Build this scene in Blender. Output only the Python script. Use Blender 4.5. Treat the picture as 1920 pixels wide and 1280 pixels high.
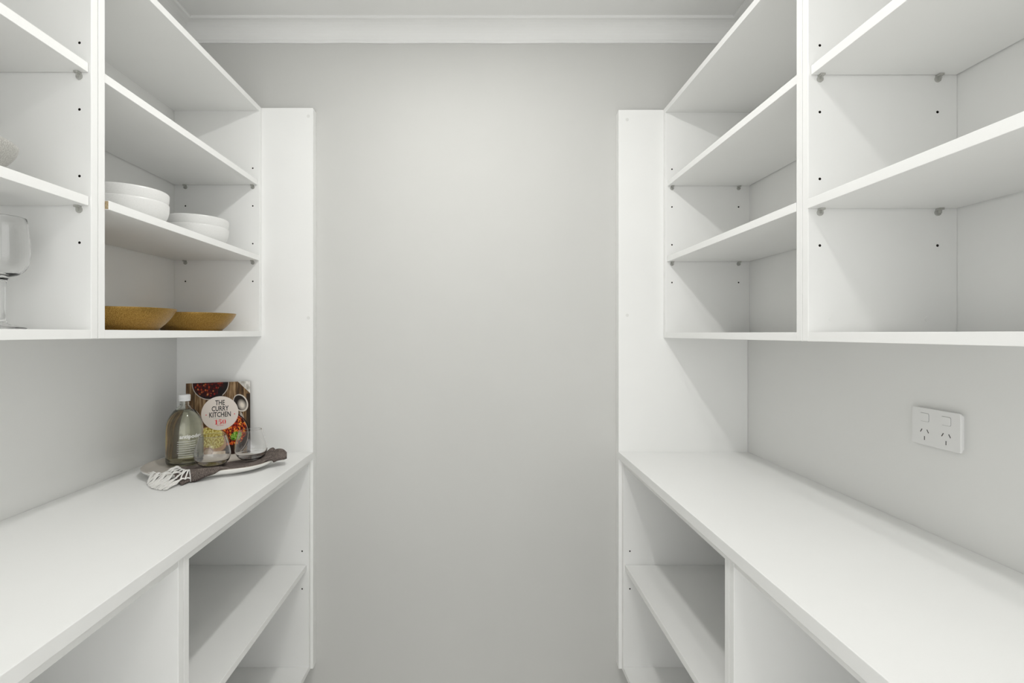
import bpy, bmesh, math, random
from mathutils import Vector, Matrix, noise

random.seed(7)
sc = bpy.context.scene
for o in list(bpy.data.objects):
    bpy.data.objects.remove(o)
COL = sc.collection

# ------------------------------------------------------------------ camera, light, exposure
CZ = 1.32            # camera height
F = 984.0            # focal length in pixels of the 1920 px wide frame
cd = bpy.data.cameras.new('camera')
cd.sensor_fit = 'HORIZONTAL'
cd.sensor_width = 36.0
cd.lens = F * 36.0 / 1920.0
cd.shift_x = (960 - 898) / 1920.0
cd.shift_y = (624.5 - 640) / 1920.0
cd.clip_start = 0.02
cam = bpy.data.objects.new('camera', cd)
cam.location = (0, 0, CZ)
cam.rotation_euler = (math.radians(90), 0, 0)
COL.objects.link(cam)
sc.camera = cam

w = bpy.data.worlds.new('world')
sc.world = w
w.use_nodes = True
w.node_tree.nodes['Background'].inputs[0].default_value = (1.0, 1.0, 0.99, 1)
w.node_tree.nodes['Background'].inputs[1].default_value = 2.5

def area(name, loc, rot, size, power, col=(1, 1, 1), shape='DISK', size_y=None, spread=None):
    l = bpy.data.lights.new(name, 'AREA')
    l.shape = shape
    l.size = size
    if size_y:
        l.size_y = size_y
    l.energy = power
    l.color = col
    if spread:
        l.spread = math.radians(spread)
    o = bpy.data.objects.new(name, l)
    o.location = loc
    o.rotation_euler = rot
    COL.objects.link(o)
    return o

# recessed lamp in the pantry ceiling and a second one nearer the doorway; daylight enters through the wide doorway (world)
LX, LY, LZ = -0.04, 1.10, 2.378
LX2, LY2 = 0.16, 0.30
area('pantry_lamp_light', (LX, LY, LZ), (0, 0, 0), 0.08, 8.6, (1.0, 0.99, 0.965))
area('doorway_lamp_light', (LX2, LY2, LZ), (0, 0, 0), 0.09, 3.6, (1.0, 0.99, 0.965))

vs = sc.view_settings
sc.display_settings.display_device = 'sRGB'
vs.view_transform = 'Standard'
vs.look = 'None'
vs.gamma = 1
vs.exposure = -0.27
vs.use_curve_mapping = False

# ------------------------------------------------------------------ materials
def mat(name, col, rough=0.5, metal=0.0, spec=0.5, trans=0.0, ior=1.45, alpha=1.0):
    m = bpy.data.materials.new(name)
    m.use_nodes = True
    b = m.node_tree.nodes['Principled BSDF']
    b.inputs['Base Color'].default_value = (*col, 1)
    b.inputs['Roughness'].default_value = rough
    b.inputs['Metallic'].default_value = metal
    b.inputs['Specular IOR Level'].default_value = spec
    b.inputs['Transmission Weight'].default_value = trans
    b.inputs['IOR'].default_value = ior
    return m

def vary(m, scale, amount, bump=0.0, bscale=None, detail=4.0, stretch=(1, 1, 1), col2=None, lo=0.35, hi=0.65):
    """procedural colour variation + fine relief in object coordinates"""
    nt = m.node_tree
    b = nt.nodes['Principled BSDF']
    tc = nt.nodes.new('ShaderNodeTexCoord')
    mp = nt.nodes.new('ShaderNodeMapping')
    mp.inputs['Scale'].default_value = stretch
    nt.links.new(tc.outputs['Object'], mp.inputs[0])
    n = nt.nodes.new('ShaderNodeTexNoise')
    n.inputs['Scale'].default_value = scale
    n.inputs['Detail'].default_value = detail
    nt.links.new(mp.outputs[0], n.inputs['Vector'])
    r = nt.nodes.new('ShaderNodeValToRGB')
    c = b.inputs['Base Color'].default_value[:]
    c2 = col2 if col2 else tuple(v * (1 - amount) for v in c[:3])
    r.color_ramp.elements[0].position = lo
    r.color_ramp.elements[1].position = hi
    r.color_ramp.elements[0].color = (*c2[:3], 1)
    r.color_ramp.elements[1].color = c
    nt.links.new(n.outputs['Fac'], r.inputs[0])
    nt.links.new(r.outputs[0], b.inputs['Base Color'])
    if bump:
        n2 = nt.nodes.new('ShaderNodeTexNoise')
        n2.inputs['Scale'].default_value = bscale or scale
        n2.inputs['Detail'].default_value = 3
        nt.links.new(tc.outputs['Object'], n2.inputs['Vector'])
        bp = nt.nodes.new('ShaderNodeBump')
        bp.inputs['Strength'].default_value = bump
        bp.inputs['Distance'].default_value = 0.001
        nt.links.new(n2.outputs['Fac'], bp.inputs['Height'])
        nt.links.new(bp.outputs[0], b.inputs['Normal'])
    return m

M_lam = vary(mat('white_melamine', (0.905, 0.908, 0.893), 0.42), 6, 0.012, 0.06, 900)
M_top = vary(mat('white_worktop_laminate', (0.895, 0.898, 0.885), 0.36), 5, 0.012, 0.05, 700)
M_back = vary(mat('cabinet_back_board', (0.895, 0.898, 0.883), 0.5), 6, 0.015, 0.05, 700)
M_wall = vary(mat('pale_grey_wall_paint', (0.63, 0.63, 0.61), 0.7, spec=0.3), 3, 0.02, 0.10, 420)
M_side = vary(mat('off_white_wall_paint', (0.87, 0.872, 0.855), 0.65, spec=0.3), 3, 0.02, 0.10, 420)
M_ceil = vary(mat('white_ceiling_paint', (0.89, 0.892, 0.88), 0.8, spec=0.2), 3, 0.02, 0.08, 380)
M_floor = vary(mat('pale_vinyl_floor', (0.80, 0.79, 0.76), 0.45), 9, 0.05, 0.1, 200, stretch=(6, 1, 1))
M_chip = vary(mat('raw_chipboard', (0.50, 0.41, 0.27), 0.9), 700, 0.4, 0.4, 900, col2=(0.24, 0.17, 0.08))
M_hole = mat('drilled_hole', (0.03, 0.026, 0.02), 0.9)
M_pin = mat('clear_plastic', (0.70, 0.70, 0.66), 0.25, trans=0.35, ior=1.2)
M_cap = mat('screw_cap_plastic', (0.80, 0.80, 0.78), 0.4)
M_sock = mat('socket_plastic', (0.85, 0.85, 0.84), 0.3)
M_dark = mat('dark_slot', (0.06, 0.055, 0.05), 0.7)
M_white_cer = vary(mat('white_stoneware', (0.80, 0.80, 0.785), 0.3), 420, 0.09, 0.12, 300, detail=3, lo=0.25, hi=0.45)
M_speck = vary(mat('speckled_grey_stoneware', (0.58, 0.575, 0.54), 0.45), 420, 0.3, 0.4, 300, detail=3, col2=(0.42, 0.41, 0.385), lo=0.40, hi=0.62)
M_tray = vary(mat('tray_stoneware', (0.60, 0.555, 0.50), 0.3), 9, 0.18, 0.0)
M_tray_w = mat('tray_white_glaze', (0.84, 0.83, 0.80), 0.25)
M_cap_w = mat('bottle_cap_white', (0.85, 0.86, 0.86), 0.35)
M_print_w = mat('white_glass_print', (0.93, 0.93, 0.90), 0.5)
M_steel = mat('lamp_trim_white', (0.85, 0.85, 0.85), 0.35)

M_glow = mat('lamp_glow', (.9, .9, .9), .5)
M_glow.node_tree.nodes['Principled BSDF'].inputs['Emission Color'].default_value = (1, .98, .94, 1)
M_glow.node_tree.nodes['Principled BSDF'].inputs['Emission Strength'].default_value = 6
def gold():
    m = mat('brass_glaze', (0.52, 0.325, 0.085), 0.30, metal=0.85)
    vary(m, 800, 0.5, 0.9, 520, detail=3, col2=(0.19, 0.10, 0.02), lo=0.36, hi=0.64)
    return m
M_gold = gold()
M_gold_in = vary(mat('dark_bronze_glaze', (0.20, 0.13, 0.05), 0.4, metal=0.5), 300, 0.5, 0.4)

def glass(name, col=(1, 1, 1), ior=1.45):
    m = bpy.data.materials.new(name)
    m.use_nodes = True
    nt = m.node_tree
    nt.nodes.clear()
    out = nt.nodes.new('ShaderNodeOutputMaterial')
    g = nt.nodes.new('ShaderNodeBsdfGlass')
    g.inputs['Color'].default_value = (*col, 1)
    g.inputs['Roughness'].default_value = 0.0
    g.inputs['IOR'].default_value = ior
    nt.links.new(g.outputs[0], out.inputs[0])
    return m
M_glass = glass('clear_glass', (1, 1, 1), 1.45)
M_bglass = glass('bottle_glass', (0.995, 1.0, 0.985), 1.47)
M_water = glass('mineral_water', (1.0, 0.985, 0.885), 1.36)

def towel_mat():
    m = mat('charcoal_woven_cotton', (0.10, 0.085, 0.08), 0.95, spec=0.1)
    nt = m.node_tree
    b = nt.nodes['Principled BSDF']
    tc = nt.nodes.new('ShaderNodeTexCoord')
    n = nt.nodes.new('ShaderNodeTexNoise')
    n.inputs['Scale'].default_value = 900
    n.inputs['Detail'].default_value = 2
    nt.links.new(tc.outputs['Object'], n.inputs['Vector'])
    n.inputs['Scale'].default_value = 1000
    r = nt.nodes.new('ShaderNodeValToRGB')
    r.color_ramp.elements[0].position = 0.42
    r.color_ramp.elements[0].color = (0.040, 0.030, 0.030, 1)
    r.color_ramp.elements[1].position = 0.66
    r.color_ramp.elements[1].color = (0.50, 0.42, 0.37, 1)
    nt.links.new(n.outputs['Fac'], r.inputs[0])
    n3 = nt.nodes.new('ShaderNodeTexNoise')
    n3.inputs['Scale'].default_value = 25
    nt.links.new(tc.outputs['Object'], n3.inputs['Vector'])
    mx = nt.nodes.new('ShaderNodeMix')
    mx.data_type = 'RGBA'
    mx.blend_type = 'MULTIPLY'
    mx.inputs[0].default_value = 0.6
    nt.links.new(r.outputs[0], mx.inputs[6])
    nt.links.new(n3.outputs['Fac'], mx.inputs[7])
    nt.links.new(mx.outputs[2], b.inputs['Base Color'])
    bp = nt.nodes.new('ShaderNodeBump')
    bp.inputs['Strength'].default_value = 0.6
    bp.inputs['Distance'].default_value = 0.001
    nt.links.new(n.outputs['Fac'], bp.inputs['Height'])
    nt.links.new(bp.outputs[0], b.inputs['Normal'])
    return m
M_towel = towel_mat()
M_fringe = mat('white_cotton_yarn', (0.82, 0.81, 0.78), 0.9, spec=0.1)

# ------------------------------------------------------------------ helpers
def empty(name, loc, label, cat, group=None):
    o = bpy.data.objects.new(name, None)
    o.empty_display_size = 0.05
    o.location = loc
    COL.objects.link(o)
    o['label'] = label
    o['category'] = cat
    if group:
        o['group'] = group
    return o

def wloc(o):
    v = Vector((0, 0, 0))
    while o:
        v = v + Vector(o.location)
        o = o.parent
    return v

def obj(name, bm, m, parent=None, smooth=False, label=None, kind=None, bevel=0.0, bseg=2):
    """bm is given in world coordinates"""
    if bevel:
        es = [e for e in bm.edges if len(e.link_faces) == 2 and e.calc_face_angle(0) > 0.6]
        bmesh.ops.bevel(bm, geom=es, offset=bevel, segments=bseg, affect='EDGES', profile=0.5)
    bmesh.ops.recalc_face_normals(bm, faces=bm.faces)
    if parent:
        bmesh.ops.translate(bm, vec=-wloc(parent), verts=bm.verts)
    me = bpy.data.meshes.new(name)
    bm.to_mesh(me)
    bm.free()
    me.materials.append(m) if not isinstance(m, (list, tuple)) else [me.materials.append(x) for x in m]
    if smooth:
        me.polygons.foreach_set('use_smooth', [True] * len(me.polygons))
    o = bpy.data.objects.new(name, me)
    COL.objects.link(o)
    if parent:
        o.parent = parent
    if label:
        o['label'] = label
    if kind:
        o['kind'] = kind
    return o

def box(x0, x1, y0, y1, z0, z1, bm=None):
    bm = bm or bmesh.new()
    c = bmesh.ops.create_cube(bm, size=1.0)['verts']
    x0, x1 = min(x0, x1), max(x0, x1)
    y0, y1 = min(y0, y1), max(y0, y1)
    z0, z1 = min(z0, z1), max(z0, z1)
    for v in c:
        v.co = Vector((x0 + (v.co.x + .5) * (x1 - x0), y0 + (v.co.y + .5) * (y1 - y0), z0 + (v.co.z + .5) * (z1 - z0)))
    return bm

def cyl(bm, p0, p1, r, seg=16, r2=None):
    p0, p1 = Vector(p0), Vector(p1)
    d = p1 - p0
    q = d.to_track_quat('Z', 'Y').to_matrix().to_4x4()
    mtx = Matrix.Translation((p0 + p1) / 2) @ q
    bmesh.ops.create_cone(bm, cap_ends=True, segments=seg, radius1=r, radius2=r if r2 is None else r2, depth=d.length, matrix=mtx)
    return bm

def lathe(profile, c, seg=64, closed=False, bm=None, tilt=None):
    """profile: list of (r, z) relative to c"""
    bm = bm or bmesh.new()
    rings = []
    for r, z in profile:
        if r < 1e-6:
            rings.append([bm.verts.new((0, 0, z))])
        else:
            rings.append([bm.verts.new((r * math.cos(2 * math.pi * i / seg), r * math.sin(2 * math.pi * i / seg), z)) for i in range(seg)])
    pairs = list(zip(rings[:-1], rings[1:]))
    if closed:
        pairs.append((rings[-1], rings[0]))
    for a, b in pairs:
        for i in range(seg):
            j = (i + 1) % seg
            if len(a) == 1 and len(b) == 1:
                continue
            if len(a) == 1:
                bm.faces.new((a[0], b[i], b[j]))
            elif len(b) == 1:
                bm.faces.new((a[i], a[j], b[0]))
            else:
                bm.faces.new((a[i], a[j], b[j], b[i]))
    if tilt:
        bmesh.ops.transform(bm, matrix=tilt, verts=bm.verts)
    bmesh.ops.translate(bm, vec=Vector(c), verts=bm.verts)
    return bm

def spline(pts, n):
    """Catmull-Rom through 2-D/3-D points"""
    out = []
    P = [Vector(p) for p in pts]
    P = [P[0] * 2 - P[1]] + P + [P[-1] * 2 - P[-2]]
    segs = len(P) - 3
    for s in range(segs):
        a, b, c, d = P[s:s + 4]
        for k in range(n):
            t = k / n
            out.append(0.5 * ((2 * b) + (c - a) * t + (2 * a - 5 * b + 4 * c - d) * t * t + (3 * b - a - 3 * c + d) * t ** 3))
    out.append(P[-2])
    return out

def tube(bm, pts, r, seg=6):
    prev = None
    n = len(pts)
    for i, p in enumerate(pts):
        d = (pts[min(i + 1, n - 1)] - pts[max(i - 1, 0)]).normalized()
        up = Vector((0, 0, 1)) if abs(d.z) < .9 else Vector((1, 0, 0))
        a = d.cross(up).normalized()
        b = a.cross(d)
        rr = r(i / (n - 1)) if callable(r) else r
        ring = [bm.verts.new(p + a * math.cos(2 * math.pi * k / seg) * rr + b * math.sin(2 * math.pi * k / seg) * rr) for k in range(seg)]
        if prev:
            for k in range(seg):
                bm.faces.new((prev[k], prev[(k + 1) % seg], ring[(k + 1) % seg], ring[k]))
        else:
            bm.faces.new(ring[::-1])
        prev = ring
    bm.faces.new(prev)
    return bm

def copy_tree(o, parent=None):
    c = o.copy()
    COL.objects.link(c)
    c.parent = parent
    for ch in list(o.children):
        copy_tree(ch, c)
    return c

def struct(name, bm, m, **k):
    return obj(name, bm, m, kind='structure', **k)

# ------------------------------------------------------------------ room
XL, XR, YE, YF, ZC = -1.0375, 0.9225, 1.838, -1.00, 2.397
struct('floor', box(XL - .1, XR + .1, YF - .1, YE + .1, -0.1, 0), M_floor)
struct('ceiling', box(XL - .1, XR + .1, YF - .1, YE + .1, ZC, ZC + .1), M_ceil)
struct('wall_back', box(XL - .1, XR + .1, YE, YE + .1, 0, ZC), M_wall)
struct('wall_left', box(XL - .1, XL, YF - .1, YE, 0, ZC), M_side)
struct('wall_right', box(XR, XR + .1, YF - .1, YE, 0, ZC), M_side)
# wide cased opening to the kitchen behind the camera
OL, OR_, OH = -0.97, 0.86, 2.25
bm = box(XL, OL, YF - .1, YF, 0, ZC)
box(OR_, XR, YF - .1, YF, 0, ZC, bm)
box(OL, OR_, YF - .1, YF, OH, ZC, bm)
struct('wall_front', bm, M_side)
bm = box(OL, OL + .02, YF - .11, YF + .01, 0, OH)
box(OR_ - .02, OR_, YF - .11, YF + .01, 0, OH, bm)
box(OL + .02, OR_ - .02, YF - .11, YF + .01, OH - .02, OH, bm)
struct('door_1', bm, M_ceil, bevel=.002)

# cove cornice: profile (out from wall, down from ceiling)
prof = [(0, 0), (.060, 0), (.060, -.004), (.056, -.007)]
for k in range(9):
    t = k / 8 * math.pi / 2
    prof.append((.056 - .046 * math.sin(t) , -.007 - .044 * (1 - math.cos(t))))
prof += [(.010, -.055), (.006, -.059), (.006, -.064), (0, -.064)]

def cornice(name, a, b, inward, m0, m1):
    """a,b: corner points on the wall; inward: unit vector into the room; mitred ends"""
    bm = bmesh.new()
    a, b, n = Vector((*a, ZC)), Vector((*b, ZC)), Vector((*inward, 0))
    d = (b - a).normalized()
    N = 25
    rings = []
    for k in range(N):
        t = k / (N - 1)
        ring = []
        for (o_, z_) in prof:
            s0, s1 = a + d * o_ * m0, b - d * o_ * m1
            p = s0.lerp(s1, t) + n * o_ + Vector((0, 0, z_))
            if name == 'trim_1' and z_ < -.055:
                p.z += 0.0012 * noise.noise(Vector((p.x * 14, 3.3, 0))) + 0.0006 * noise.noise(Vector((p.x * 60, 1.3, 0)))
            ring.append(bm.verts.new(p))
        rings.append(ring)
    for r0, r1 in zip(rings[:-1], rings[1:]):
        for i in range(len(prof) - 1):
            bm.faces.new((r0[i], r0[i + 1], r1[i + 1], r1[i]))
    bm.faces.new(rings[0])
    bm.faces.new(rings[-1][::-1])
    struct(name, bm, M_ceil)
cornice('trim_1', (XL, YE), (XR, YE), (0, -1), 1, 1)
cornice('trim_2', (XL, YF), (XL, YE), (1, 0), 1, 1)
cornice('trim_3', (XR, YF), (XR, YE), (-1, 0), 1, 1)

# recessed ceiling lamp (above the frame)
for LX, LY, lab_ in ((LX, LY, 'round white recessed ceiling lamp above the aisle, nearer the back wall'), (LX2, LY2, 'round white recessed ceiling lamp above the camera, nearer the doorway')):
    dl = empty('ceiling_lamp', (LX, LY, ZC), lab_, 'lamp', 'recessed ceiling lamps')
    bm = lathe([(.050, -.018), (.054, -.018), (.060, -.006), (.060, 0), (.050, 0)], (LX, LY, ZC), 48, closed=True)
    obj('trim_ring', bm, M_steel, dl, True)
    obj('diffuser', lathe([(0, -.008), (.050, -.008), (.050, -.003), (0, -.003)], (LX, LY, ZC), 48), M_glow, dl)

# ------------------------------------------------------------------ cabinets
T = 0.018

def drill(o, pts, axis_dir, depth=0.010, r=0.0026):
    """bore shelf-pin holes (along y) into a side panel"""
    bm = bmesh.new()
    off = wloc(o)
    for (x, y, z) in pts:
        cyl(bm, Vector((x, y - axis_dir * .002, z)) - off, Vector((x, y + axis_dir * depth, z)) - off, r, 14)
    me = bpy.data.meshes.new('cut')
    me.materials.append(M_hole)
    bm.to_mesh(me)
    bm.free()
    c = bpy.data.objects.new('cut', me)
    COL.objects.link(c)
    c.location = off
    md = o.modifiers.new('holes', 'BOOLEAN')
    md.operation = 'DIFFERENCE'
    md.solver = 'EXACT'
    md.material_mode = 'TRANSFER'
    md.object = c
    bpy.context.view_layer.update()
    dg = bpy.context.evaluated_depsgraph_get()
    nm = bpy.data.meshes.new_from_object(o.evaluated_get(dg))
    o.modifiers.clear()
    o.data = nm
    bpy.data.objects.remove(c)

def pin(parent, x, y, z, dy):
    """clear shelf support: peg disc on the panel with a little ledge under the shelf; dy = direction into the cabinet"""
    bm = bmesh.new()
    cyl(bm, (x, y, z - .0075), (x, y + dy * .0022, z - .0075), .0062, 14)
    box(x - .0042, x + .0042, y, y + dy * .0105, z - .0036, z - .0003, bm)
    box(x - .0014, x + .0014, y + dy * .001, y + dy * .0085, z - .0095, z - .0030, bm)
    return obj('shelf_pin', bm, M_pin, parent)

def cabinet(name, label, s, xf, xb, y0, y1, z0, z1, shelves, top=True, plinth=False, rows=None, group=None):
    """s=-1 left side of the aisle, +1 right; xf/xb are absolute |x| of front and back; shelves: (z_under, inset_far, inset_near)"""
    root = empty(name, (s * (xf + xb) / 2, (y0 + y1) / 2, 0 if plinth else z0), label, 'cabinet', group)
    xback = xb - 0.003
    near = obj('side_panel', box(s * xf, s * xback, y0, y0 + T, z0, z1), M_lam, root, bevel=.0010)
    far = obj('side_panel', box(s * xf, s * xback, y1 - T, y1, z0, z1), M_lam, root, bevel=.0010)
    obj('bottom_panel', box(s * (xf + .0004), s * xback, y0 + T, y1 - T, z0, z0 + .0175), M_lam, root, bevel=.0006)
    if top:
        obj('top_panel', box(s * (xf + .0004), s * xback, y0 + T, y1 - T, z1 - .0175, z1), M_lam, root, bevel=.0006)
    else:
        obj('top_rail', box(s * (xf + .0004), s * (xf + .08), y0 + T, y1 - T, z1 - .0175, z1), M_lam, root, bevel=.0006)
        obj('top_rail', box(s * (xback - .08), s * xback, y0 + T, y1 - T, z1 - .0175, z1), M_lam, root, bevel=.0006)
    obj('back_panel', box(s * xback, s * xb, y0 + .001, y1 - .001, z0, z1), M_back, root)
    ya, yb = y0 + T, y1 - T
    xh = (xf + .0225, xback - .038)
    pts = []
    used = []
    for sh in shelves:
        zc = sh[0] - .0065
        used.append(zc)
    for zc in rows:
        for dz in (-.064, 0, .064):
            z = zc + dz
            if any(abs(z - u) < .012 for u in used):
                continue
            for x in xh:
                pts.append((s * x, z))
    if pts:
        drill(far, [(x, yb, z) for x, z in pts], 1)
        drill(near, [(x, ya, z) for x, z in pts], -1)
    for (zu, i_far, i_near) in shelves:
        bm = box(s * xf, s * (xback - .0035), ya + .0010, yb - .0016, zu, zu + T)
        for v in bm.verts:
            if abs(v.co.x - s * xf) < 1e-4:
                v.co.x = s * (xf + (i_far if v.co.y > (ya + yb) / 2 else i_near))
        sh = obj('shelf', bm, M_lam, root, bevel=.0007)
        if i_near < -0.004:
            # the near end of this shelf is raw chipboard, uncovered where it sticks out
            xa = s * (xf + i_near + .0012)
            obj('raw_end', box(xa, s * (xf + .06), ya + .0003, ya + .0009, zu + .001, zu + T - .001), M_chip, sh, label='raw chipboard shelf end')
        for x in xh:
            pin(root, s * x, yb, zu, -1)
            pin(root, s * x, ya, zu, 1)
    # screw caps inside the far and near panels
    for (y, d) in ((yb, -1), (ya, 1)):
        for z in (z0 + .043, z1 - .035):
            for x in (xf + .045, xb - .06):
                bm = bmesh.new()
                cyl(bm, (s * x, y, z), (s * x, y + d * .0006, z), .0052, 20)
                obj('screw_cap', bm, M_lam, root)
    if plinth:
        obj('plinth', box(s * (xf + .055), s * (xf + .071), y0, y1, 0, z0), M_lam, root)
        obj('plinth', box(s * (xb - .07), s * (xb - .054), y0, y1, 0, z0), M_lam, root)
    return root

YG = 1.800 - .0003       # rear face of the far cabinets = front face of the tall end panels
YD = 1.0275              # joint between far and near cabinets
YN = 0.2545
G = 0.0007
# left uppers
XUL, XUR = 0.7454, 0.6328
cabinet('wall_cabinet', 'open white wall cabinet on the left, far one, holding white bowls above two brass bowls', -1, XUL, -XL, YD + G, YG, 1.3092, 2.0915,
        [(1.8225, .006, .0045), (1.5665, .0005, -.0072)], rows=(1.816, 1.560))
cabinet('wall_cabinet', 'open white wall cabinet on the left, near one, holding the goblet and a speckled bowl', -1, XUL, -XL, YN, YD - G, 1.3092, 2.0915,
        [(1.8205, .0045, .004), (1.5645, .0033, .004)], rows=(1.814, 1.558))
cabinet('wall_cabinet', 'empty open white wall cabinet on the right, far one, next to the tall end panel', 1, XUR, XR, YD + G, YG, 1.3045, 2.0865,
        [(1.8190, .0075, .003), (1.5625, .0055, -.001)], rows=(1.8125, 1.556))
cabinet('wall_cabinet', 'empty open white wall cabinet on the right, near one, above the power outlet', 1, XUR, XR, YN, YD - G, 1.3045, 2.0865,
        [(1.8155, .0048, .004), (1.5590, -.0032, -.002)], rows=(1.809, 1.5525))
# base cabinets
XBL, XBR, ZB0, ZCT = 0.5777, 0.4900, 0.1695, 0.9130
ZB1 = ZCT - .025
cabinet('base_cabinet', 'open white base cabinet on the left, far one, under the bottle and book', -1, XBL, -XL, YD + G, YG, ZB0, ZB1,
        [(.5160, .0075, .005)], top=False, plinth=True, rows=(.5165,))
cabinet('base_cabinet', 'open white base cabinet on the left, near one, under the bare end of the worktop', -1, XBL, -XL, YN, YD - G, ZB0, ZB1,
        [(.5160, .005, .005)], top=False, plinth=True, rows=(.5165,))
cabinet('base_cabinet', 'open white base cabinet on the right, far one, with one slanting shadowed shelf', 1, XBR, XR, YD + G, YG, ZB0, ZB1,
        [(.5160, .006, .005)], top=False, plinth=True, rows=(.5165,))
cabinet('base_cabinet', 'open white base cabinet on the right, near one, below the power outlet', 1, XBR, XR, YN, YD - G, ZB0, ZB1,
        [(.5160, .005, .005)], top=False, plinth=True, rows=(.5165,))

# tall end panels
def end_panel(s, xe, xw, z1, label, capx, capz):
    root = empty('end_panel', (s * (xe + xw) / 2, 1.81, ZB0), label, 'panel')
    obj('board', box(s * xe, s * xw, 1.800, 1.818, ZB0 - .0002, z1), M_lam, root, bevel=.0008)
    obj('scribe_strip', box(s * (xe + .0008), s * (xe + .05), 1.8185, YE - .0004, ZB0 - .0002, z1 - .001), M_lam, root, bevel=.0008)
    obj('batten', box(s * (xw - .05), s * xw, 1.8185, YE - .0004, ZB0, z1 - .001), M_lam, root)
    for z in capz:
        bm = bmesh.new()
        cyl(bm, (s * capx, 1.800, z), (s * capx, 1.7995, z), .0055, 20)
        obj('screw_cap', bm, M_cap, root)
    return root
end_panel(-1, .5690, -XL - .0005, 2.0925, 'tall narrow white end panel against the back wall, on the left by the book', .585, (2.064, 1.3725, 0.98 - .2))
end_panel(1, .4790, XR - .0005, 2.0860, 'tall narrow white end panel against the back wall, on the right of the bare wall', .5085, (2.052, 1.3815))

# worktops
for s, xf, xw, lab in ((-1, .5690, -XL, 'white laminate worktop on the left carrying the platter and bottle'),
                       (1, .4790, XR, 'empty white laminate worktop on the right below the power outlet')):
    o = obj('worktop', box(s * xf, s * (xw - .0005), YN - .01, 1.7996, ZB1 + .0002, ZCT), M_top, bevel=.0012)
    o['label'] = lab
    o['category'] = 'worktop'

# ------------------------------------------------------------------ power outlet on the right wall
def rounded_rect(w_, h_, r, n=6):
    out = []
    for cx, cy, a0 in ((w_ / 2 - r, h_ / 2 - r, 0), (-w_ / 2 + r, h_ / 2 - r, 90), (-w_ / 2 + r, -h_ / 2 + r, 180), (w_ / 2 - r, -h_ / 2 + r, 270)):
        for k in range(n + 1):
            a = math.radians(a0 + 90 * k / n)
            out.append((cx + r * math.cos(a), cy + r * math.sin(a)))
    return out

SY, SZ = 1.0495, 1.1292     # centre on wall
def on_wall(u, v, d):       # u to the viewer's right (towards the camera), v up, d out of the wall
    return Vector((XR - d, SY - u, SZ + v))

def plate(w_, h_, r, d0, d1, cu=0, cv=0, bev=0.0, bm=None):
    bm = bm or bmesh.new()
    P = rounded_rect(w_, h_, r)
    Pi = rounded_rect(w_ - 2 * bev, h_ - 2 * bev, max(r - bev, .0005)) if bev else P
    lo = [bm.verts.new(on_wall(cu + x, cv + y, d0)) for x, y in P]
    mid = [bm.verts.new(on_wall(cu + x, cv + y, d1 - bev)) for x, y in P]
    n = len(P)
    for i in range(n):
        j = (i + 1) % n
        bm.faces.new((lo[i], lo[j], mid[j], mid[i]))
    bm.faces.new(lo)
    if bev:
        hi = [bm.verts.new(on_wall(cu + x, cv + y, d1)) for x, y in Pi]
        for i in range(n):
            j = (i + 1) % n
            bm.faces.new((mid[i], mid[j], hi[j], hi[i]))
        bm.faces.new(hi)
    else:
        bm.faces.new(mid)
    return bm
po = empty('power_outlet', (XR, SY, SZ), 'white double power outlet with two switches on the right wall', 'outlet')
obj('mounting_block', plate(.104, .068, .004, 0, .0065, bev=0), M_sock, po)
obj('cover_plate', plate(.1125, .0758, .0055, .0065, .0105, bev=.0009), M_sock, po)
for cu in (-.0248, .0248):
    obj('switch_surround', plate(.0215, .0175, .003, .0104, .01062, cu=cu, cv=.0190), M_dark, po)
    sw = obj('switch', plate(.0207, .0167, .0027, .0104, .0116, cu=cu, cv=.0190, bev=.0004), M_sock, po)
    bm = bmesh.new()
    for (du, dv, ang, L) in ((-.0078, .0062, -32, .0078), (.0078, .0062, 32, .0078), (0, -.0086, 0, .0080)):
        ca, sa = math.cos(math.radians(ang)), math.sin(math.radians(ang))
        vs_ = []
        for d in (.0104, .01058):
            for (a, b) in ((-.00095, -L / 2), (.00095, -L / 2), (.00095, L / 2), (-.00095, L / 2)):
                x = a * ca - b * sa
                y = a * sa + b * ca
                vs_.append(bm.verts.new(on_wall(cu + du + x, -.0150 + dv + y, d)))
        bm.faces.new(vs_[4:])
        bm.faces.new(vs_[:4][::-1])
        for i in range(4):
            j = (i + 1) % 4
            bm.faces.new((vs_[i], vs_[j], vs_[4 + j], vs_[4 + i]))
    obj('pin_slots', bm, M_dark, po)

# ------------------------------------------------------------------ bowls
def bowl_profile(R, h, r0, th, wall=0.5, lip=.0015, steep=2.6):
    """stoneware bowl: foot radius r0, rim radius R, height h"""
    out = [(0, .003), (r0 - .006, .003), (r0 - .005, 0), (r0, 0), (r0 + .001, .004)]
    N = 14
    for k in range(1, N + 1):
        t = k / N
        r = r0 + (R - r0) * (1 - (1 - t) ** steep) ** wall if steep > 0 else r0 + (R - r0) * t
        out.append((r, .004 + (h - .004 - lip) * t))
    out.append((R - th * .35, h))
    out.append((R - th * .8, h - lip * .4))
    for k in range(N, 0, -1):
        t = k / N
        r = r0 + (R - r0) * (1 - (1 - t) ** steep) ** wall if steep > 0 else r0 + (R - r0) * t
        out.append((max(r - th, .005), max(.004 + (h - .004 - lip) * t, .0085)))
    out.append((0, .0085))
    return out

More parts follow.
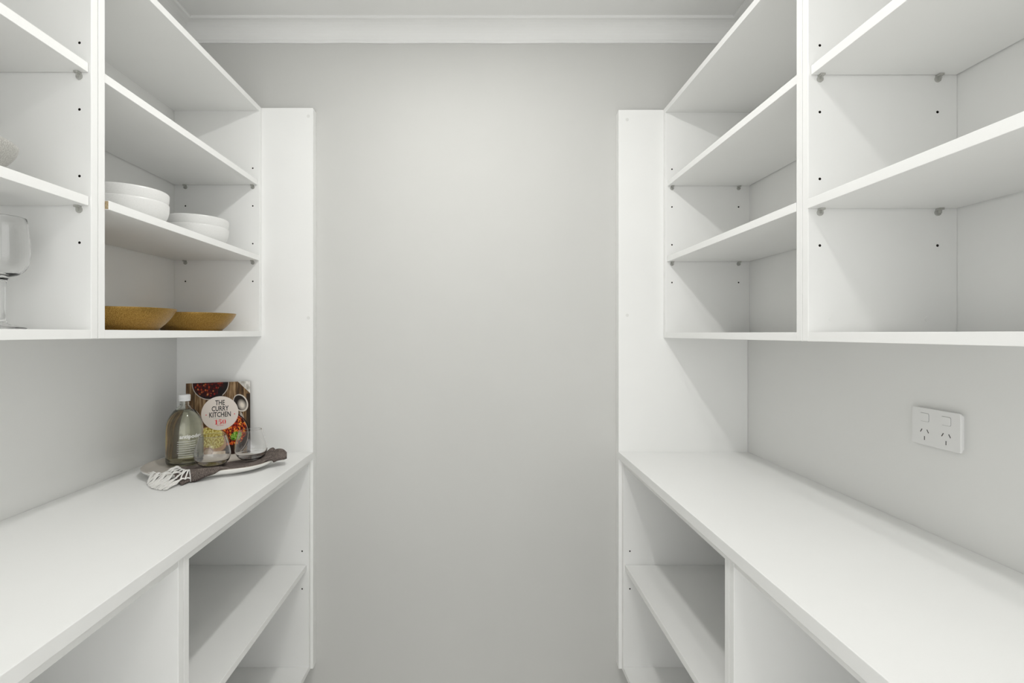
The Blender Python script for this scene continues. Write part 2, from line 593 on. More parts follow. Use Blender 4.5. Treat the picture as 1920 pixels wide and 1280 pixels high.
ZS2 = 1.5845
def bowl(x, y, z, prof_, m, label, group, name='bowl'):
    bm = lathe(prof_, (x, y, z), 72)
    root = empty(name, (x, y, z), label, 'bowl', group)
    obj('body', bm, m, root, True)
    return root
wp = bowl_profile(.0915, .0565, .055, .0045, wall=.45, steep=2.4)
A = (-.866, 1.290)
Bp = (-.866, 1.606)
w0 = bowl(A[0], A[1], ZS2 + .0003, wp, M_white_cer, 'lower white stoneware bowl of the stack nearer the cabinet divider', 'white bowls stacked on the middle left shelf')
def place(o, loc, label):
    c = copy_tree(o)
    c.location = loc
    c['label'] = label
    return c
place(w0, (A[0], A[1], ZS2 + .0263), 'upper white stoneware bowl of the stack nearer the cabinet divider')
place(w0, (Bp[0], Bp[1], ZS2 + .0003), 'lower white stoneware bowl of the stack farther along the shelf')
place(w0, (Bp[0], Bp[1], ZS2 + .0263), 'upper white stoneware bowl of the stack farther along the shelf')

# brass bowls
ZS3 = 1.3268
def brass(x, y, label):
    R, h = .124, .0540
    outer = [(0, .004), (.076, .004), (.078, 0), (.083, 0), (.084, .003), (.090, .0085), (.0985, .0165), (.107, .026), (.1145, .036), (.1205, .046), (.1240, .0535)]
    inner = [(.1236, .0545), (.1220, .0540), (.1165, .045), (.107, .033), (.095, .022), (.080, .013), (.060, .0095), (0, .009)]
    root = empty('bowl', (x, y, ZS3), label, 'bowl', 'shallow brass bowls on the bottom left shelf')
    obj('body', lathe(outer + inner, (x, y, ZS3), 96), M_gold, root, True)
    return root
g0 = brass(-.889, 1.297, 'shallow brass-coloured bowl next to the cabinet divider, overlapping the other one')
place(g0, (-.889, 1.628, ZS3), 'shallow brass-coloured bowl toward the far end of the shelf')

sp = bowl_profile(.0995, .058, .045, .005, wall=.75, steep=1.7)
bowl(-.877, .850, 1.5827, sp, M_speck, 'speckled grey stoneware bowl at the left edge of the picture', None)

# goblet
def goblet(x, y, z, label):
    out = [(0, .0), (.034, .0), (.0355, .0015), (.034, .003), (.022, .006), (.010, .010), (.0065, .018), (.0055, .045), (.0060, .075), (.0085, .088), (.014, .0925), (.022, .096), (.032, .104), (.0385, .118), (.0405, .136), (.0395, .160), (.0365, .186), (.0350, .1970)]
    inn = [(.0346, .1976), (.0341, .1970), (.0356, .186), (.0386, .160), (.0396, .136), (.0376, .1185), (.031, .1052), (.020, .0985), (.008, .0965), (0, .0962)]
    po_ = spline([Vector((a, b, 0)) for a, b in out[5:]], 3)
    pr = out[:5] + [(v.x, v.y) for v in po_] + inn
    root = empty('goblet', (x, y, z), label, 'glass')
    obj('body', lathe(pr, (x, y, z), 64), M_glass, root, True)
    return root
goblet(-.8420, .925, 1.3268, 'clear wine goblet with a short stem at the left edge of the picture')

# ------------------------------------------------------------------ platter
TX, TY = -.800, 1.545
TRAY_OUT = [(-0.9621, 1.4886), (-0.9311, 1.4543), (-0.8891, 1.4296), (-0.8424, 1.4242), (-0.7919, 1.435), (-0.7478, 1.4543), (-0.7129, 1.4798), (-0.6663, 1.5004), (-0.6372, 1.5369), (-0.6291, 1.5752), (-0.6251, 1.6019), (-0.6309, 1.6294), (-0.6658, 1.6543), (-0.7243, 1.6652), (-0.7835, 1.6579), (-0.8838, 1.6471), (-0.9654, 1.6183), (-0.9845, 1.5752), (-0.9742, 1.5184)]
TRAY_POL = sorted((math.atan2(y - TY, x - TX), math.hypot(x - TX, y - TY)) for x, y in TRAY_OUT)
def tray_r(a):
    """rim radius of the hand-shaped platter in direction a (smoothed)"""
    acc = wsum = 0
    for k in range(-3, 4):
        aa = a + k * .09
        aa = (aa + math.pi) % (2 * math.pi) - math.pi
        n = len(TRAY_POL)
        for i in range(n):
            a0, r0 = TRAY_POL[i - 1] if i else (TRAY_POL[-1][0] - 2 * math.pi, TRAY_POL[-1][1])
            a1, r1 = TRAY_POL[i]
            if a0 <= aa <= a1:
                break
        else:
            a0, r0 = TRAY_POL[-1]
            a1, r1 = TRAY_POL[0][0] + 2 * math.pi, TRAY_POL[0][1]
        wk = 4 - abs(k)
        acc += wk * (r0 + (r1 - r0) * (aa - a0) / (a1 - a0))
        wsum += wk
    return acc / wsum
TRAY_TAB = [tray_r(-math.pi + 2 * math.pi * i / 360) for i in range(361)]
def tray_uv(x, y):
    a = (math.atan2(y - TY, x - TX) + math.pi) / (2 * math.pi) * 360
    i = min(int(a), 359)
    return math.hypot(x - TX, y - TY) / (TRAY_TAB[i] + (TRAY_TAB[i + 1] - TRAY_TAB[i]) * (a - i))
bm = bmesh.new()
#        scale, z, -> underside then top surface
tp = [(0, .0055), (.60, .0055), (.62, 0), (.70, 0), (.72, .0040), (.88, .0078), (.97, .0135), (1.0, .0195), (1.0, .0220), (.988, .0235),
      (.965, .0226), (.93, .0180), (.86, .0130), (.75, .0115), (.4, .0110), (0, .0110)]
seg = 96
rings = []
for (q, z) in tp:
    if q == 0:
        rings.append([bm.verts.new((TX, TY, ZCT + z))])
        continue
    ring = []
    for i in range(seg):
        a = 2 * math.pi * i / seg
        r_ = tray_r((a + math.pi) % (2 * math.pi) - math.pi) * q
        ring.append(bm.verts.new((TX + r_ * math.cos(a), TY + r_ * math.sin(a), ZCT + .0004 + z)))
    rings.append(ring)
for q, (a, b) in enumerate(zip(rings[:-1], rings[1:])):
    for i in range(seg):
        j = (i + 1) % seg
        if len(a) == 1:
            f = bm.faces.new((a[0], b[i], b[j]))
        elif len(b) == 1:
            f = bm.faces.new((a[i], a[j], b[0]))
        else:
            f = bm.faces.new((a[i], a[j], b[j], b[i]))
        f.material_index = 1 if q < 8 else 0
pl = empty('platter', (TX, TY, ZCT), 'oval stoneware platter with grey-beige top on the left worktop', 'platter')
obj('body', bm, [M_tray, M_tray_w], pl, True)

def ground(x, y):
    q = tray_uv(x, y)
    if q <= 1.012:
        pts = [(0, .0122), (.75, .0126), (.86, .0142), (.93, .0192), (.965, .0240), (1.012, .0248)]
    else:
        pts = [(1.012, .0248), (1.03, .021), (1.06, .005), (1.075, .0008), (9, .0008)]
    for (a, za), (b, zb) in zip(pts[:-1], pts[1:]):
        if a <= q <= b:
            return ZCT + za + (zb - za) * (q - a) / (b - a)
    return ZCT + .0008

# ------------------------------------------------------------------ tea towel
#        cx, cy, half width, width angle(deg), thickness left/back side, thickness right/front side
secs = [(-.828, 1.473, .068, -46, .010, .013, 0), (-.797, 1.487, .063, -50, .009, .013, 0), (-.760, 1.507, .058, -54, .008, .011, 0), (-.728, 1.538, .055, -56, .009, .010, 0),
        (-.703, 1.564, .053, -57, .010, .011, 0), (-.681, 1.585, .048, -58, .012, .012, .004), (-.657, 1.602, .042, -60, .020, .014, .012),
        (-.635, 1.614, .035, -64, .026, .016, .016), (-.619, 1.622, .028, -68, .028, .017, .019), (-.605, 1.628, .023, -70, .024, .016, .019), (-.597, 1.631, .016, -70, .014, .012, .020)]
S = spline([Vector(s[:3]) for s in secs], 6)
S2 = spline([Vector(s[3:6]) for s in secs], 6)
S3 = spline([Vector((s[6], 0, 0)) for s in secs], 6)
bm = bmesh.new()
uvl = bm.loops.layers.uv.new('UVMap')
NV = 26
loops = []
L = 0
lens = []
for i, (a, b) in enumerate(zip(S, S2)):
    if i:
        L += (Vector(a[:2]) - Vector(S[i - 1][:2])).length
    lens.append(L)
    ang = math.radians(b[0])
    dx, dy = math.cos(ang), math.sin(ang)
    ring = []
    for k in range(2 * NV):
        top = k < NV
        t = (k + .5) / NV if top else (2 * NV - k - .5) / NV        # 0..1 across
        t = min(max(t, 0), 1)
        e = -1 + 2 * t
        # round the side edges
        ee = math.copysign(1 - (1 - abs(e)) ** 1.0, e)
        x = a[0] + dx * ee * a[2]
        y = a[1] + dy * ee * a[2]
        gx, gy = x, y
        g = max(ground(x, y), ZCT + S3[i].x)
        if top:
            h = b[1] * (1 - t) + b[2] * t
            edge = (1 - abs(e) ** 7)
            fold = .0028 * math.sin(e * 7.0 + i * .12) + .0030 * noise.noise(Vector((L * 22, e * 2.2, 4.1))) + .0015 * noise.noise(Vector((L * 60, e * 6, 1.1)))
            act = min(1, max(0, (i - 26) / 14))
            fold *= .35 + .65 * act + (.3 if i < 14 else 0)
            z = g + .0022 + (h + fold - .002) * (.35 + .65 * edge)
        else:
            z = g + .0009
        ring.append((x, y, z))
    loops.append(ring)
# relax the lowest layer so the cloth bridges hollows
vr = [[bm.verts.new(p) for p in r] for r in loops]
for i in range(len(vr) - 1):
    for k in range(2 * NV):
        j = (k + 1) % (2 * NV)
        f = bm.faces.new((vr[i][k], vr[i][j], vr[i + 1][j], vr[i + 1][k]))
        for lp, (ii, kk) in zip(f.loops, ((i, k), (i, k + 1), (i + 1, k + 1), (i + 1, k))):
            tt = kk if kk <= NV else 2 * NV - kk
            lp[uvl].uv = (lens[ii] * 8, tt / NV * .9)
bm.faces.new(vr[0][::-1])
bm.faces.new(vr[-1])
tw = empty('tea_towel', (-.74, 1.53, ZCT), 'charcoal woven tea towel with white fringe draped over the platter', 'towel')
obj('cloth', bm, M_towel, tw, True)
# pale stitched hem band at the fringe end
hem = []
for k in range(NV):
    p = Vector(loops[0][k])
    hem.append(p + Vector((-.0008, -.0004, .0002)))
hb = Vector(loops[0][NV - 1])
bm = bmesh.new()
tube(bm, hem, .0013, 6)
low = [Vector(loops[0][k]) for k in range(NV, 2 * NV)]
tube(bm, [hem[-1]] + [q + Vector((-.0006, -.0003, .0003)) for q in low], .0011, 6)
obj('hem', bm, M_fringe, tw, True, label='pale stitched hem')
# dark lower fold of the cloth that shows between the knots
# knotted fringe
NT = 8
tipA, tipM, tipB = Vector((-.905, 1.437)), Vector((-.862, 1.378)), Vector((-.800, 1.350))
def hem_pt(t):
    f = t * (NV - 1)
    i = min(int(f), NV - 2)
    return hem[i].lerp(hem[i + 1], f - i)
def tip_pt(t):
    p = tipA * (1 - t) ** 2 + (tipM * 2 - (tipA + tipB) / 2) * 2 * t * (1 - t) + tipB * t * t
    return p
def fr(t, d, lift=.0015):
    """point on fringe sheet at hem fraction t, distance fraction d"""
    h = hem_pt(min(max(t, 0), 1))
    q = tip_pt(min(max(t, 0), 1))
    x = h.x + (q.x - h.x) * d
    y = h.y + (q.y - h.y) * d
    edge = 1 - abs(2 * min(max(t, 0), 1) - 1) ** 3
    z = max(ground(x, y), ZCT + .0008 + (.010 + .020 * (1 - t) * edge + .006 * edge) * max(0, 1 - d) ** .9) + lift
    if d < .12:
        z = h.z + (z - h.z) * d / .12
    return Vector((x, y, z))
bm = bmesh.new()
uvl = bm.loops.layers.uv.new('UVMap')
gr = []
for i in range(9):
    row = []
    for k in range(25):
        t, d = .02 + .96 * k / 24, .37 * i / 8
        p = fr(t, max(d, .12), 0)
        gr_ = p.z - .0035
        p = fr(t, d, 0)
        gr_ = min(gr_, p.z) if d > .12 else gr_
        row.append((bm.verts.new((p.x, p.y, gr_ + .0012)), bm.verts.new((p.x, p.y, max(ground(p.x, p.y), gr_ - .0030))), (d * .7, t)))
    gr.append(row)
for i in range(8):
    for k in range(24):
        q4 = [gr[i][k], gr[i][k + 1], gr[i + 1][k + 1], gr[i + 1][k]]
        for lay in (0, 1):
            f = bm.faces.new([q[lay] for q in q4])
            for lp, q in zip(f.loops, q4):
                lp[uvl].uv = (q[2][0], q[2][1])
brd = [gr[0][k] for k in range(25)] + [gr[i][24] for i in range(1, 9)] + [gr[8][k] for k in range(23, -1, -1)] + [gr[i][0] for i in range(7, 0, -1)]
for i in range(len(brd)):
    a_, b_ = brd[i], brd[(i + 1) % len(brd)]
    bm.faces.new((a_[0], b_[0], b_[1], a_[1]))
obj('lower_fold', bm, M_towel, tw, True)
rnd = random.Random(3)
def js(a):
    return rnd.uniform(-a, a)
knots1 = [fr((k + .5) / NT, .17 + js(.03), .003) for k in range(NT)]
knots2 = [fr((k + 1.0) / NT + js(.01), .36 + js(.04), .003) for k in range(NT - 1)]
for k in range(NT):
    bm = bmesh.new()
    k1 = knots1[k]
    for dt in (.08, .92):
        a = fr((k + dt) / NT, 0.0, .002)
        mid = (a + k1) / 2 + Vector((0, 0, .0025))
        tube(bm, spline([a, mid, k1], 4), .0019, 8)
    bmesh.ops.create_icosphere(bm, subdivisions=1, radius=.0030, matrix=Matrix.Translation(k1))
    targets = [q for q in (k - 1, k) if 0 <= q < NT - 1]
    for q in targets:
        k2 = knots2[q]
        mid = (k1 + k2) / 2 + Vector((js(.001), js(.001), .002))
        tube(bm, spline([k1, mid, k2], 4), .0019, 8)
    if k < NT - 1:
        k2 = knots2[k]
        bmesh.ops.create_icosphere(bm, subdivisions=1, radius=.0034, matrix=Matrix.Translation(k2))
        for st in range(11):
            t0 = (k + 1.0) / NT
            sp_ = (st - 5) / 5 * .080 + js(.02)
            pts = [k2]
            wv = js(.02)
            for d in (.55, .70, .85, 1.0):
                dd = .42 + (d - .42) * (1 + js(.05))
                pts.append(fr(t0 + sp_ * ((d - .38) / .62) ** .55 + wv * math.sin(d * 9 + st), dd, .0016 + .0022 * rnd.random()))
            tube(bm, spline(pts, 4), lambda q: .0014 * (1 - .4 * q), 5)
    obj('tassel', bm, M_fringe, tw, True)

# ------------------------------------------------------------------ bottle
BX, BY, BZ = -.8915, 1.5900, ZCT + .0122
BR = .0506
BH = 1.012
def bottle():
    root = empty('bottle', (BX, BY, BZ), 'round-shouldered clear glass water bottle with a white cap', 'bottle')
    ctrl = [(.0558, .012), (.0562, .030), (.0562, .060), (.0560, .092), (.0552, .106), (.0532, .120), (.0490, .134), (.0425, .146), (.0345, .1565), (.0255, .1650), (.0180, .1710), (.0142, .1770), (.0132, .1830)]
    ctrl = [(a * .903, b * BH) for a, b in ctrl]
    o_ = [(v.x, v.y) for v in spline([Vector((a, b, 0)) for a, b in ctrl], 4)]
    outer = [(0, .002), (.037, .002), (.040, 0), (.0450, .0015), (.0492, .006)] + o_ + [(.0121, .196)]
    inner = [(.0102, .196), (.0102, .1880)]
    for (r, z) in reversed(o_):
        t = .0030
        if z > .1835:
            continue
        inner.append((max(r - t - (.0006 if z > .11 else 0), .0102), z if z > .02 else max(z, .012)))
    inner += [(.0450, .0095), (.040, .0075), (0, .0075)]
    obj('glass_body', lathe(outer + inner, (BX, BY, BZ), 96), M_bglass, root, True)
    # water reaching into the shoulder
    wz = .1640
    wprof = [(0, .0073), (.0402, .0073), (.0452, .0093)]
    for (r, z) in o_:
        if z < .0125 or z > wz:
            continue
        wprof.append((r - .0030 - (.0006 if z > .11 else 0) + .0002, z))
    wprof.append((wprof[-1][0] - .0008, wz))
    wprof.append((0, wz - .0004))
    obj('water', lathe(wprof, (BX, BY, BZ), 96), M_water, root, True)
    cap = [(r_, z_ * BH) for r_, z_ in [(0, .2070), (.0138, .2070), (.0156, .2058), (.0160, .2040), (.0160, .1935), (.0152, .1925), (.0152, .1905), (.0158, .1895), (.0158, .1880), (.0136, .1880)]]
    bm = lathe(cap + [(.0136, .2065), (0, .2065)], (BX, BY, BZ), 48)
    c = obj('cap', bm, M_cap_w, root, True)
    # small blue printing round the cap
    wrap_text('.........', root, BX, BY, BZ + .1985, .0162, .0060, math.radians(0), mat('cap_print_blue', (.35, .45, .6), .5), 'cap_print', yoff=0)
    return root

def text_mesh(body, size, xscale=1.0, bold=0.0, align='CENTER', res=2, spacing=1.0):
    cu = bpy.data.curves.new('txt', 'FONT')
    cu.body = body
    cu.size = size
    cu.align_x = align
    cu.resolution_u = res
    cu.offset = bold
    cu.space_character = spacing
    to = bpy.data.objects.new('txt', cu)
    COL.objects.link(to)
    bpy.context.view_layer.update()
    me = bpy.data.meshes.new_from_object(to.evaluated_get(bpy.context.evaluated_depsgraph_get()))
    bm = bmesh.new()
    bm.from_mesh(me)
    bpy.data.objects.remove(to)
    bpy.data.curves.remove(cu)
    bpy.data.meshes.remove(me)
    for v in bm.verts:
        v.co.x *= xscale
    return bm

def wrap_text(body, root, cx, cy, z, r, size, az, m, name, yoff=0, xscale=1.0, align='CENTER', bold=0.0):
    """printed text wrapped round a vertical cylinder; az=0 faces the camera side (-y), + turns to the viewer's right"""
    bm = text_mesh(body, size, xscale, bold, align)
    bmesh.ops.subdivide_edges(bm, edges=[e for e in bm.edges if e.calc_length() > .004], cuts=2)
    for v in bm.verts:
        a = az + v.co.x / r
        zz = z + v.co.y + yoff
        v.co = Vector((cx + r * math.sin(a), cy - r * math.cos(a), zz))
    return obj(name, bm, m, root)

bt = bottle()
# the direction from bottle to camera
azc = math.atan2(-BX, BY)
wrap_text('antipodes', bt, BX, BY, BZ + .0845, BR + .0004, .0160, azc + .34, M_print_w, 'printed_name', bold=.0003)
rnd = random.Random(5)
for i in range(8):
    n_ = int(rnd.uniform(24, 27))
    wrap_text('illlllilllililllllllllilllll'[:n_], bt, BX, BY, BZ + .0740 - i * .0066, BR + .0004, .0036, azc + .10, M_print_w, 'printed_line', xscale=2.5)
bm = bmesh.new()
for i in range(9):
    a0 = azc + .62 + i * .016
    for zz in (0,):
        vs_ = [bm.verts.new((BX + (BR + .0004) * math.sin(a), BY - (BR + .0004) * math.cos(a), BZ + z)) for a, z in ((a0, .022), (a0 + .009, .022), (a0 + .009, .038), (a0, .038))]
        bm.faces.new(vs_)
obj('barcode', bm, M_dark, bt)

# ------------------------------------------------------------------ stemless glasses
def tumbler(x, y, z, tilt, label, hs=1.0, rr=1.0):
    ctrl = [(.020, .0005), (.0300, .0035), (.0405, .0120), (.0465, .0230), (.0485, .0340), (.0470, .0480), (.0428, .0640), (.0378, .0790), (.0345, .0885)]
    o_ = [(v.x * rr, v.y * hs) for v in spline([Vector((a, b, 0)) for a, b in ctrl], 5)]
    pr = [(0, .0030), (.010, .0022), (.016, 0), (.018, 0)] + o_
    pr += [((.0339 + .0006 * math.cos(q_)) * rr, .0887 * hs + .0006 * math.sin(q_)) for q_ in (.5, 1.0, 1.57, 2.1, 2.6)]
    inn = []
    for (r, zz) in list(reversed(o_))[1:]:
        if zz < .0050:
            break
        inn.append((r - .0010, zz + .0004 if zz > .02 else zz + .0014))
    pr += inn + [(.024 * rr, .0042), (.015, .0038), (0, .0042)]
    root = empty('stemless_glass', (x, y, z), label, 'glass', None)
    obj('body', lathe(pr, (x, y, z), 80, tilt=tilt), M_glass, root, True)
    return root
g1x, g1y = -.7690, 1.5150
g2x, g2y = -.6860, 1.5850
tumbler(g1x, g1y, ground(g1x, g1y) + .0112, None, 'clear stemless wine glass in front of the book, next to the bottle')
tumbler(g2x, g2y, ground(g2x, g2y) + .0140, Matrix.Rotation(math.radians(-3), 4, 'Y'), 'clear stemless wine glass at the right-hand edge of the book', rr=.95)

# ------------------------------------------------------------------ book
bl = Vector((-.9330, 1.672, ZCT + .0006))     # front cover lower left corner (as seen)
br = Vector((-.7650, 1.7575, ZCT + .0006))
ux = (br - bl).normalized()
W_ = (br - bl).length
back = Vector((-ux.y, ux.x, 0))                # away from the viewer
if back.y < 0:
    back = -back
lean = math.radians(5)
uz = (Vector((0, 0, 1)) * math.cos(lean) + back * math.sin(lean)).normalized()
un = uz.cross(ux).normalized()
if un.y > 0:
    un = -un                                   # towards the viewer
H_ = .2430
TK = .021
bl = bl + Vector((0, 0, TK * math.sin(lean) + .0006))
def bp_(u, v, d=0):
    """u 0..1 left-right, v 0..1 top-bottom, d out of the cover"""
    return bl + ux * (u * W_) + uz * ((1 - v) * H_) + un * d
def bbox(u0, u1, v0, v1, d0, d1, bm=None):
    bm = bm or bmesh.new()
    vs_ = [bm.verts.new(bp_(u, v, d)) for d in (d0, d1) for (u, v) in ((u0, v1), (u1, v1), (u1, v0), (u0, v0))]
    for f in ((0, 1, 2, 3), (4, 7, 6, 5), (0, 4, 5, 1), (1, 5, 6, 2), (2, 6, 7, 3), (3, 7, 4, 0)):
        bm.faces.new([vs_[i] for i in f])
    return bm
book = empty('cookbook', bl, 'hardback curry cookbook with a food photo cover, standing behind the bottle', 'book')

def cover_mat():
    m = mat('cover_print', (.4, .3, .2), .55, spec=.2)
    nt = m.node_tree
    b = nt.nodes['Principled BSDF']
    N = nt.nodes
    Lk = nt.links
    tc = N.new('ShaderNodeTexCoord')
    sx = N.new('ShaderNodeSeparateXYZ')
    Lk.new(tc.outputs['UV'], sx.inputs[0])
    U, V = sx.outputs[0], sx.outputs[1]         # V is 0 at the top
    def val(x):
        return x
    def math_(op, a, b=None, c=None, clamp=False):
        n = N.new('ShaderNodeMath')
        n.operation = op
        n.use_clamp = clamp
        for i, q in enumerate((a, b, c)):
            if q is None:
                continue
            if isinstance(q, (int, float)):
                n.inputs[i].default_value = q
            else:
                Lk.new(q, n.inputs[i])
        return n.outputs[0]
    nz = N.new('ShaderNodeTexNoise')
    nz.inputs['Scale'].default_value = 14
    Lk.new(tc.outputs['UV'], nz.inputs['Vector'])
    wob = math_('MULTIPLY', math_('SUBTRACT', nz.outputs['Fac'], .5), .10)
    def ell(cx, cy, rx, ry, rot=0, soft=.03, wobble=0.0):
        """1 inside"""
        dx = math_('SUBTRACT', U, cx)
        dy = math_('SUBTRACT', V, cy)
        c_, s_ = math.cos(rot), math.sin(rot)
        asp = 1.285
        dy = math_('MULTIPLY', dy, asp)
        a = math_('ADD', math_('MULTIPLY', dx, c_), math_('MULTIPLY', dy, s_))
        d = math_('SUBTRACT', math_('MULTIPLY', dy, c_), math_('MULTIPLY', dx, s_))
        r = math_('SQRT', math_('ADD', math_('POWER', math_('DIVIDE', a, rx), 2), math_('POWER', math_('DIVIDE', d, ry), 2)))
        if wobble:
            r = math_('ADD', r, math_('MULTIPLY', wob, wobble))
        return math_('DIVIDE', math_('SUBTRACT', 1.0, r), soft, clamp=True)
    def mix(f, a, b_):
        n = N.new('ShaderNodeMix')
        n.data_type = 'RGBA'
        Lk.new(f, n.inputs[0]) if not isinstance(f, float) else setattr(n.inputs[0], 'default_value', f)
        for i, q in ((6, a), (7, b_)):
            if isinstance(q, tuple):
                n.inputs[i].default_value = (*q, 1)
            else:
                Lk.new(q, n.inputs[i])
        return n.outputs[2]
    def ramp(src, stops):
        r = N.new('ShaderNodeValToRGB')
        e = r.color_ramp.elements
        e[0].position, e[0].color = stops[0][0], (*stops[0][1], 1)
        e[1].position, e[1].color = stops[1][0], (*stops[1][1], 1)
        for p_, c_ in stops[2:]:
            q = e.new(p_)
            q.color = (*c_, 1)
        Lk.new(src, r.inputs[0])
        return r.outputs[0]
    def noise_(scale, stretch=(1, 1, 1), detail=4):
        mp = N.new('ShaderNodeMapping')
        mp.inputs['Scale'].default_value = stretch
        Lk.new(tc.outputs['UV'], mp.inputs[0])
        n = N.new('ShaderNodeTexNoise')
        n.inputs['Scale'].default_value = scale
        n.inputs['Detail'].default_value = detail
        Lk.new(mp.outputs[0], n.inputs['Vector'])
        return n.outputs['Fac']
    def vor(scale):
        v = N.new('ShaderNodeTexVoronoi')
        v.inputs['Scale'].default_value = scale
        Lk.new(tc.outputs['UV'], v.inputs['Vector'])
        s = N.new('ShaderNodeSeparateColor')
        Lk.new(v.outputs['Color'], s.inputs[0])
        return s.outputs[0], s.outputs[1], v.outputs['Distance']
    wood = ramp(noise_(5, (5, .6, 1), 8), [(.28, (.035, .02, .012)), (.48, (.20, .125, .065)), (.60, (.38, .27, .16)), (.75, (.50, .39, .26))])
    # plank gaps
    gap = math_('LESS_THAN', math_('ABSOLUTE', math_('SUBTRACT', math_('FRACT', math_('MULTIPLY', U, 4.3)), .5)), .03)
    wood = mix(math_('MULTIPLY', gap, .75), wood, (.03, .018, .01))
    c1, c2, cd_ = vor(34)
    f1, f2, fd = vor(52)
    tomato = ramp(c1, [(.0, (.04, .004, .004)), (.3, (.22, .015, .01)), (.6, (.55, .04, .015)), (.8, (.85, .16, .03)), (.95, (.9, .42, .15))])
    darkm = math_('MULTIPLY', math_('SUBTRACT', 1.0, math_('MULTIPLY', cd_, 1.6)), 1.0, clamp=True)
    tomato = mix(darkm, (.05, .004, .004), tomato)
    curry = ramp(f1, [(.0, (.02, .006, .005)), (.3, (.16, .02, .012)), (.55, (.45, .045, .015)), (.76, (.75, .16, .03)), (.93, (.85, .42, .08))])
    herbs = ramp(f2, [(.0, (.06, .16, .01)), (.6, (.20, .45, .04)), (.9, (.5, .65, .2))])
    rice = ramp(noise_(38, (1, 1, 1), 6), [(.30, (.30, .20, .05)), (.48, (.62, .52, .16)), (.62, (.80, .76, .38)), (.8, (.9, .88, .6))])
    col = wood
    # cloth, top right
    tri = math_('GREATER_THAN', math_('SUBTRACT', U, math_('MULTIPLY', V, 1.2)), .80)
    tri = math_('MULTIPLY', tri, math_('LESS_THAN', V, .17))
    cloth = ramp(noise_(12), [(.35, (.42, .40, .36)), (.6, (.80, .78, .74))])
    col = mix(tri, col, cloth)
    # dark strap down the right edge
    strap = math_('MULTIPLY', math_('GREATER_THAN', U, .935), math_('GREATER_THAN', V, .17))
    col = mix(math_('MULTIPLY', strap, .85), col, (.03, .02, .016))
    # top-left bowl
    col = mix(ell(.37, .01, .290, .290, 0, .02), col, (.55, .50, .45))
    col = mix(ell(.37, .01, .278, .275, 0, .02), col, (.02, .012, .012))
    col = mix(ell(.34, .01, .245, .245, 0, .10, 1.0), col, tomato)
    col = mix(ell(.52, .13, .045, .105, 0, .2, 1.0), col, (.02, .012, .012))
    # spoon
    col = mix(ell(.90, .60, .032, .26, math.radians(-14), .1), col, (.52, .47, .42))
    col = mix(ell(.845, .295, .115, .165, math.radians(-24), .04), col, (.70, .66, .60))
    col = mix(ell(.838, .292, .100, .148, math.radians(-24), .10), col, (.035, .025, .02))
    col = mix(ell(.868, .325, .078, .120, math.radians(-20), .75), col, (.78, .72, .64))
    # right pan
    col = mix(ell(.70, .715, .285, .375, 0, .02), col, (.02, .015, .014))
    col = mix(ell(.70, .715, .268, .355, 0, .02), col, (.50, .42, .35))
    col = mix(ell(.70, .715, .258, .345, 0, .02), col, (.045, .022, .016))
    col = mix(ell(.71, .65, .235, .275, 0, .08, 1.2), col, curry)
    col = mix(ell(.76, .735, .105, .075, math.radians(-28), .3, 3.0), col, herbs)
    # left plate with rice
    col = mix(ell(.375, .775, .300, .240, math.radians(22), .02), col, (.20, .085, .035))
    col = mix(ell(.375, .770, .285, .222, math.radians(22), .03), col, (.55, .36, .22))
    col = mix(ell(.385, .745, .235, .185, math.radians(22), .08, 1.2), col, rice)
    col = mix(ell(.235, .665, .028, .10, 0, .3), col, (.45, .10, .02))
    # napkin below left
    nap = math_('GREATER_THAN', V, math_('ADD', .93, math_('MULTIPLY', wob, .3)))
    nap = math_('MULTIPLY', nap, math_('LESS_THAN', U, .62))
    col = mix(nap, col, ramp(noise_(8), [(.3, (.52, .40, .28)), (.6, (.72, .62, .50))]))
    col = mix(ell(.33, .92, .085, .075, math.radians(15), .08), col, (.36, .22, .13))
    col = mix(ell(.33, .92, .070, .058, math.radians(15), .12), col, (.52, .40, .28))
    gm = N.new('ShaderNodeGamma')
    gm.inputs[1].default_value = 1.25
    Lk.new(col, gm.inputs[0])
    Lk.new(gm.outputs[0], b.inputs['Base Color'])
    return m

# covers, pages
bm = bbox(0, 1, 0, 1, -.0022, 0)
obj('front_cover', bm, mat('cover_edge', (.16, .12, .09), .5), book)
obj('back_cover', bbox(0, 1, 0, 1, -TK, -TK + .0022), mat('back_cover_board', (.16, .12, .09), .5), book)
obj('spine', bbox(-.008, .004, 0, 1, -TK, 0), mat('spine_print', (.10, .055, .035), .5), book)
obj('pages', bbox(.006, .978, .012, .988, -TK + .0023, -.0023), mat('paper', (.80, .76, .68), .9), book)
bm = bmesh.new()
uvl = bm.loops.layers.uv.new('UVMap')
q_ = ((0, 1), (1, 1), (1, 0), (0, 0))
f = bm.faces.new([bm.verts.new(bp_(u, v, .0003)) for u, v in q_])
for lp, uv in zip(f.loops, q_):
    lp[uvl].uv = uv
obj('cover_picture', bm, cover_mat(), book)
# badge
bcu, bcv, bR = .516, .416, .0550
bm = bmesh.new()
P = [bp_(bcu + bR / W_ * math.cos(2 * math.pi * k / 64), bcv + bR / H_ * math.sin(2 * math.pi * k / 64), .0005) for k in range(64)]
bm.faces.new([bm.verts.new(p) for p in P])
obj('title_badge', bm, mat('badge_cream', (.74, .67, .61), .6, spec=.2), book)
M_ink = mat('ink_black', (.018, .016, .016), .5)
M_red = mat('ink_red', (.70, .02, .03), .5)
M_grey = mat('ink_grey', (.42, .40, .38), .5)

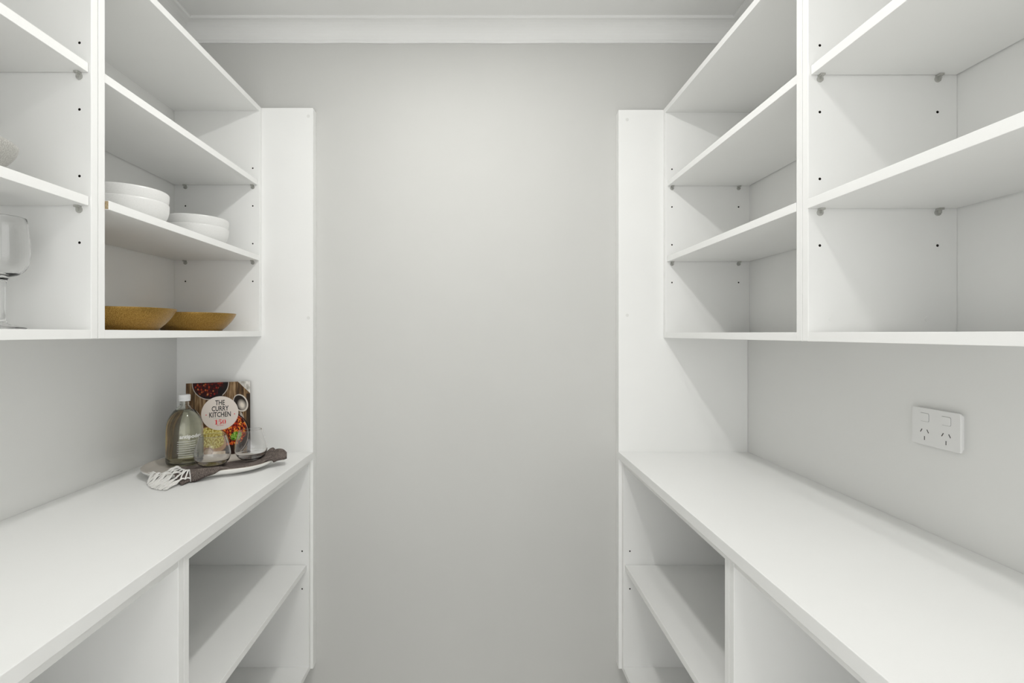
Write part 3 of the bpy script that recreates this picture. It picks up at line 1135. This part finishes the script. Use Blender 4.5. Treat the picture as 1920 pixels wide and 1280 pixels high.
def book_text(body, v, size, m, xs=.75, bold=0.0, name='title_lettering', u=None, sp_=1.0):
    bm = text_mesh(body, size, xs, bold, spacing=sp_)
    for q in bm.verts:
        q.co = bp_((bcu if u is None else u) + q.co.x / W_, v - q.co.y / H_, .0008)
    return obj(name, bm, m, book)
book_text('THE', .307, .0226, M_ink, .685, .00045)
book_text('CURRY', .386, .0226, M_ink, .685, .00045)
book_text('KITCHEN', .466, .0226, M_ink, .685, .00045)
book_text('A fresh taste of flavour', .489, .0056, M_grey, .75, name='subtitle_lettering')
book_text('best dishes', .585, .0052, M_red, .9, name='subtitle_lettering')
for uu in (.30, .745):
    bm = bmesh.new()
    P = []
    for k in range(10):
        r = .0026 if k % 2 == 0 else .0012
        a = math.pi / 2 + k * math.pi / 5
        P.append(bp_(uu + r * math.cos(a) / W_, (.432 if uu < .5 else .438) - r * math.sin(a) / H_, .0008))
    bm.faces.new([bm.verts.new(p) for p in P])
    obj('star', bm, M_red, book)
# fat-face numerals 1 5 0 drawn as polygons (unit: 1 = numeral height)
def poly(bm, pts, ox, s):
    bm.faces.new([bm.verts.new(bp_(bcu + (ox + x) * s / W_, .566 - y * s / H_, .0008)) for x, y in pts])
bm = bmesh.new()
s_ = .0155
poly(bm, [(.16, 0), (.40, 0), (.40, 1), (.30, 1), (.16, .90)], -.98, s_)
poly(bm, [(.02, 0), (.14, 0), (.14, .07), (.02, .07)], -.98, s_)
poly(bm, [(.42, 0), (.54, 0), (.54, .07), (.42, .07)], -.98, s_)
poly(bm, [(.0, .72), (.14, .80), (.14, .90), (.0, .84)], -.98, s_)
# 5
poly(bm, [(.05, 1), (.60, 1), (.56, .80), (.05, .84)], -.30, s_)
poly(bm, [(.05, .84), (.10, .84), (.10, .52), (.05, .50)], -.30, s_)
pts = []
for k in range(13):
    a = math.radians(150 - 300 * k / 12)
    pts.append((.30 + .32 * math.cos(a), .31 + .31 * math.sin(a)))
inn = []
for k in range(13):
    a = math.radians(-150 + 300 * k / 12)
    inn.append((.24 + .16 * math.cos(a), .31 + .24 * math.sin(a)))
for k in range(12):
    poly(bm, [pts[k], pts[k + 1], inn[11 - k], inn[12 - k]], -.30, s_)
# 0
for sgn in (-1, 1):
    for k in range(12):
        a0, a1 = math.radians(-80 + 160 * k / 12), math.radians(-80 + 160 * (k + 1) / 12)
        def o_(a): return (.35 + sgn * (.06 + .27 * math.cos(a)), .5 + .5 * math.sin(a))
        def i_(a): return (.35 + sgn * (.06 + .06 * math.cos(a)), .5 + .44 * math.sin(a))
        poly(bm, [o_(a0), o_(a1), i_(a1), i_(a0)], .42, s_)
obj('number_lettering', bm, M_red, book)
